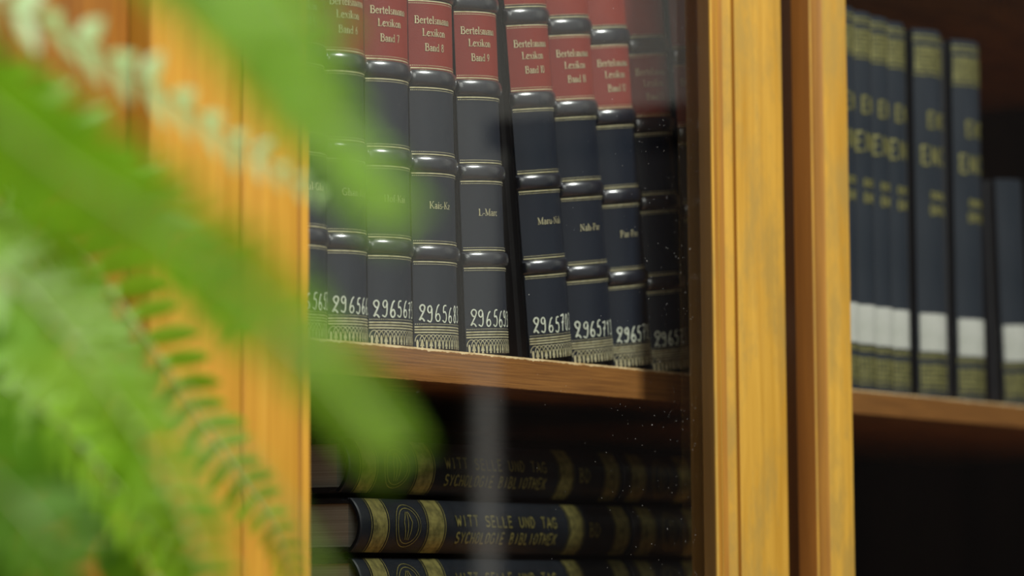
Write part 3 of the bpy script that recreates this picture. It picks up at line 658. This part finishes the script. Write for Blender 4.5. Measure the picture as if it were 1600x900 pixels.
def frond(pts, hw, spacing, mk, indiv, bias=.5, start=.18, tipw=.25, seed=0, label=None, wide=1.0):
    rnd = random.Random(seed+31)
    P = crom([Vector(p) for p in pts], 14)
    L_ = [0]
    for a, b in zip(P, P[1:]): L_.append(L_[-1]+(b-a).length)
    tot = L_[-1]
    def at(s):
        for i in range(len(P)-1):
            if L_[i+1] >= s: return P[i].lerp(P[i+1], (s-L_[i])/max(1e-9, L_[i+1]-L_[i])), (P[i+1]-P[i]).normalized()
        return P[-1], (P[-1]-P[-2]).normalized()
    mb = MB(); rows = []
    for i, p in enumerate(P):
        tn = (P[min(i+1,len(P)-1)]-P[max(i-1,0)]).normalized(); a = tn.cross(V).normalized(); b = tn.cross(a)
        r = .0021*(1-.75*L_[i]/tot)
        rows.append([p+a*r*cos(2*pi*k/5)+b*r*sin(2*pi*k/5)-CROWN for k in range(5)])
    mb.grid(rows, close=True)
    fr = mb.build('frond', M['stem'], fern, 60)
    if label: fr['label'] = label
    s = tot*start; acc = MB(); k = 0
    nrm = (-V*.85+Vector((0,0,1))*bias).normalized()
    while s < tot-.001:
        q = s/tot; p, tn = at(s)
        env = min(1, (q-start)/.12+.35) * (1 if q < .62 else tipw+(1-tipw)*(1-((q-.62)/.38)**1.6))
        for side in (-1, 1):
            x = (tn.cross(nrm)*side + tn*rnd.uniform(.18,.42) + nrm*rnd.uniform(-.22,.12)).normalized()
            yv = (tn - x*tn.dot(x)).normalized()*(1)
            z = x.cross(yv).normalized()
            if z.dot(nrm) < 0: pass
            ln = hw*env*rnd.uniform(.88,1.1); wdt = max(.4, wide)*ln if wide <= 1 else ln*wide
            mtx = Matrix.Translation(p-CROWN) @ Matrix((x, yv, z)).transposed().to_4x4() @ Matrix.Diagonal((ln, wdt, ln, 1))
            if indiv and BUD[0] > 0:
                BUD[0] -= 1
                o = bpy.data.objects.new('leaflet', LM[mk]); COL.objects.link(o); o.parent = fr; o.matrix_local = mtx
            else:
                n = len(acc.v); me = LM[mk]
                acc.v += [tuple(mtx @ v.co) for v in me.vertices]
                for pl in me.polygons: acc.f.append(tuple(n+i for i in pl.vertices)); acc.m.append(0)
        s += spacing*max(.55, min(1, env+.15)); k += 1
    if acc.v:
        o = acc.build('leaflets', M[mk], fr, 180); o['kind'] = 'stuff'
FRONDS = [
 ([(0.7883,-0.2791,0.1529),(0.6887,-0.4570,0.2571),(0.6590,-0.5864,0.1878),(0.6324,-0.6308,0.1416),(0.6389,-0.6381,0.1233),(0.6444,-0.6435,0.1037)], 0.023, 0.0115, 'leaf', False, 0.5, 0.35, 0.4, 1.2, None),
 ([(0.7883,-0.2791,0.1529),(0.8767,-0.2798,0.2241),(0.9276,-0.3187,0.2006),(0.9576,-0.3271,0.1913),(0.9884,-0.3360,0.1780),(1.0185,-0.3436,0.1639),(1.0543,-0.3593,0.1434)], 0.0185, 0.0145, 'leaf_lit', True, 0.7, 0.35, 0.3, 1.55, 'frond crossing the upper left, its leaflets painted pale as brightly lit'),
 ([(0.7883,-0.2791,0.1529),(0.6535,-0.4905,0.2278),(0.6129,-0.6052,0.1740),(0.6165,-0.6420,0.1347),(0.6272,-0.6552,0.1120),(0.6354,-0.6652,0.0942),(0.6429,-0.6748,0.0798)], 0.024, 0.0046, 'leaf', True, 0.8, 0.3, 0.3, 1.2, 'nearest frond, its tip over the upper books'),
 ([(0.7883,-0.2791,0.1529),(0.7308,-0.4291,0.2531),(0.7097,-0.5359,0.1920),(0.6799,-0.5947,0.1507),(0.6724,-0.6170,0.1295),(0.6642,-0.6372,0.1034)], 0.024, 0.0065, 'leaf', False, 0.8, 0.3, 0.3, 1.2, None),
 ([(0.7883,-0.2791,0.1529),(0.7226,-0.4377,0.1538),(0.6819,-0.5526,0.1022),(0.6671,-0.6006,0.0797),(0.6623,-0.6277,0.0619),(0.6715,-0.6396,0.0467),(0.6782,-0.6480,0.0323)], 0.022, 0.0052, 'leaf', True, 0.5, 0.42, 0.35, 1.2, 'near frond whose tip crosses the shelf edge'),
 ([(0.7883,-0.2791,0.1529),(1.0041,-0.1920,0.1763),(1.0934,-0.1971,0.1489),(1.1318,-0.1980,0.1278),(1.1540,-0.2095,0.0978),(1.1718,-0.2152,0.0752),(1.1817,-0.2270,0.0520),(1.1915,-0.2388,0.0287),(1.2047,-0.2371,0.0056)], 0.0235, 0.0115, 'leaf', True, 0.25, 0.25, 0.3, 1.35, 'long frond with separate leaflets along the lower left stile'),
 ([(0.7883,-0.2791,0.1529),(0.8291,-0.3390,0.1268),(0.8725,-0.3661,0.1027),(0.8870,-0.3850,0.0786),(0.9075,-0.3942,0.0510),(0.9169,-0.4047,0.0247),(0.9227,-0.4103,0.0025)], 0.026, 0.0085, 'leaf', True, 0.9, 0.25, 0.4, 1.2, 'broad near frond at the lower left'),
 ([(0.7883,-0.2791,0.1529),(0.9712,-0.2226,0.1062),(1.0287,-0.2513,0.0709),(1.0614,-0.2608,0.0434),(1.0856,-0.2749,0.0102)], 0.025, 0.0105, 'leaf', False, 0.8, 0.25, 0.5, 1.2, None),
 ([(0.7883,-0.2791,0.1529),(0.7748,-0.3775,0.0823),(0.7692,-0.4544,0.0324),(0.7822,-0.4708,0.0078)], 0.03, 0.0075, 'leaf_deep', False, 0.8, 0.25, 0.5, 1.1, None),
 ([(0.7883,-0.2791,0.1529),(0.8994,-0.2732,0.1936),(0.9295,-0.3172,0.1718),(0.9534,-0.3334,0.1557),(0.9754,-0.3461,0.1351),(0.9864,-0.3595,0.1111),(0.9937,-0.3676,0.0894)], 0.024, 0.0085, 'leaf', True, 0.9, 0.25, 0.3, 1.2, 'frond under the pale one'),
 ([(0.7883,-0.2791,0.1529),(0.6789,-0.5105,0.1017),(0.6757,-0.5732,0.0577),(0.6795,-0.5948,0.0390),(0.6877,-0.6054,0.0240),(0.6962,-0.6157,0.0046)], 0.008, 0.005, 'leaf', False, 0.8, 0.3, 0.5, 1.2, None),
 ([(0.7883,-0.2791,0.1529),(0.9678,-0.2252,0.1562),(1.0316,-0.2303,0.1453),(1.0693,-0.2298,0.1217),(1.0974,-0.2320,0.0940),(1.1046,-0.2387,0.0645)], 0.024, 0.011, 'leaf_deep', False, 0.8, 0.25, 0.4, 1.2, None),
 ([(0.7883,-0.2791,0.1529),(0.7273,-0.4208,0.2357),(0.7294,-0.5094,0.1834),(0.7310,-0.5458,0.1614),(0.7367,-0.5698,0.1386)], 0.024, 0.007, 'leaf', False, 0.8, 0.3, 0.3, 1.2, None),
 ([(0.7883,-0.2791,0.1529),(1.0405,-0.1430,0.0973),(1.1161,-0.1588,0.0369),(1.1786,-0.1570,-0.0041)], 0.03, 0.01, 'leaf_deep', False, 0.8, 0.2, 0.5, 1.1, None),
 ([(0.7883,-0.2791,0.1529),(0.9581,-0.2041,0.1200),(1.0251,-0.2300,0.0903),(1.0590,-0.2415,0.0629),(1.0902,-0.2471,0.0250),(1.0970,-0.2539,0.0008)], 0.03, 0.0075, 'leaf_deep', False, 0.3, 0.2, 0.6, 1.3, None),
 ([(0.7883,-0.2791,0.1529),(0.8798,-0.2640,0.0941),(0.9238,-0.2891,0.0526),(0.9547,-0.2963,0.0272),(0.9736,-0.3031,0.0011)], 0.032, 0.0075, 'leaf_deep', False, 0.3, 0.2, 0.6, 1.3, None),
 ([(0.7883,-0.2791,0.1529),(0.9180,-0.2415,0.1635),(0.9728,-0.2687,0.1445),(1.0034,-0.2753,0.1193),(1.0306,-0.2766,0.0933),(1.0466,-0.2786,0.0660)], 0.022, 0.0085, 'leaf', False, 0.3, 0.2, 0.5, 1.2, None),
 ([(0.7883,-0.2791,0.1529),(0.6887,-0.4570,0.2571),(0.6564,-0.5459,0.1940),(0.6676,-0.5777,0.1659),(0.6812,-0.5957,0.1447),(0.6917,-0.6094,0.1265),(0.6988,-0.6181,0.1114)], 0.018, 0.0052, 'leaf', False, 0.4, 0.3, 0.5, 1.2, None),
 ([(0.7883,-0.2791,0.1529),(0.6881,-0.4575,0.2654),(0.6622,-0.5567,0.2045),(0.6563,-0.5979,0.1693),(0.6697,-0.6154,0.1471),(0.6798,-0.6280,0.1264)], 0.022, 0.0055, 'leaf', False, 0.4, 0.3, 0.5, 1.2, None),
]
for i, (pts, hw, sp, mk, ind, bias, start, tw, wide, lb) in enumerate(FRONDS):
    frond(pts, hw, sp, mk, ind, bias, start, tw, i, lb, wide)
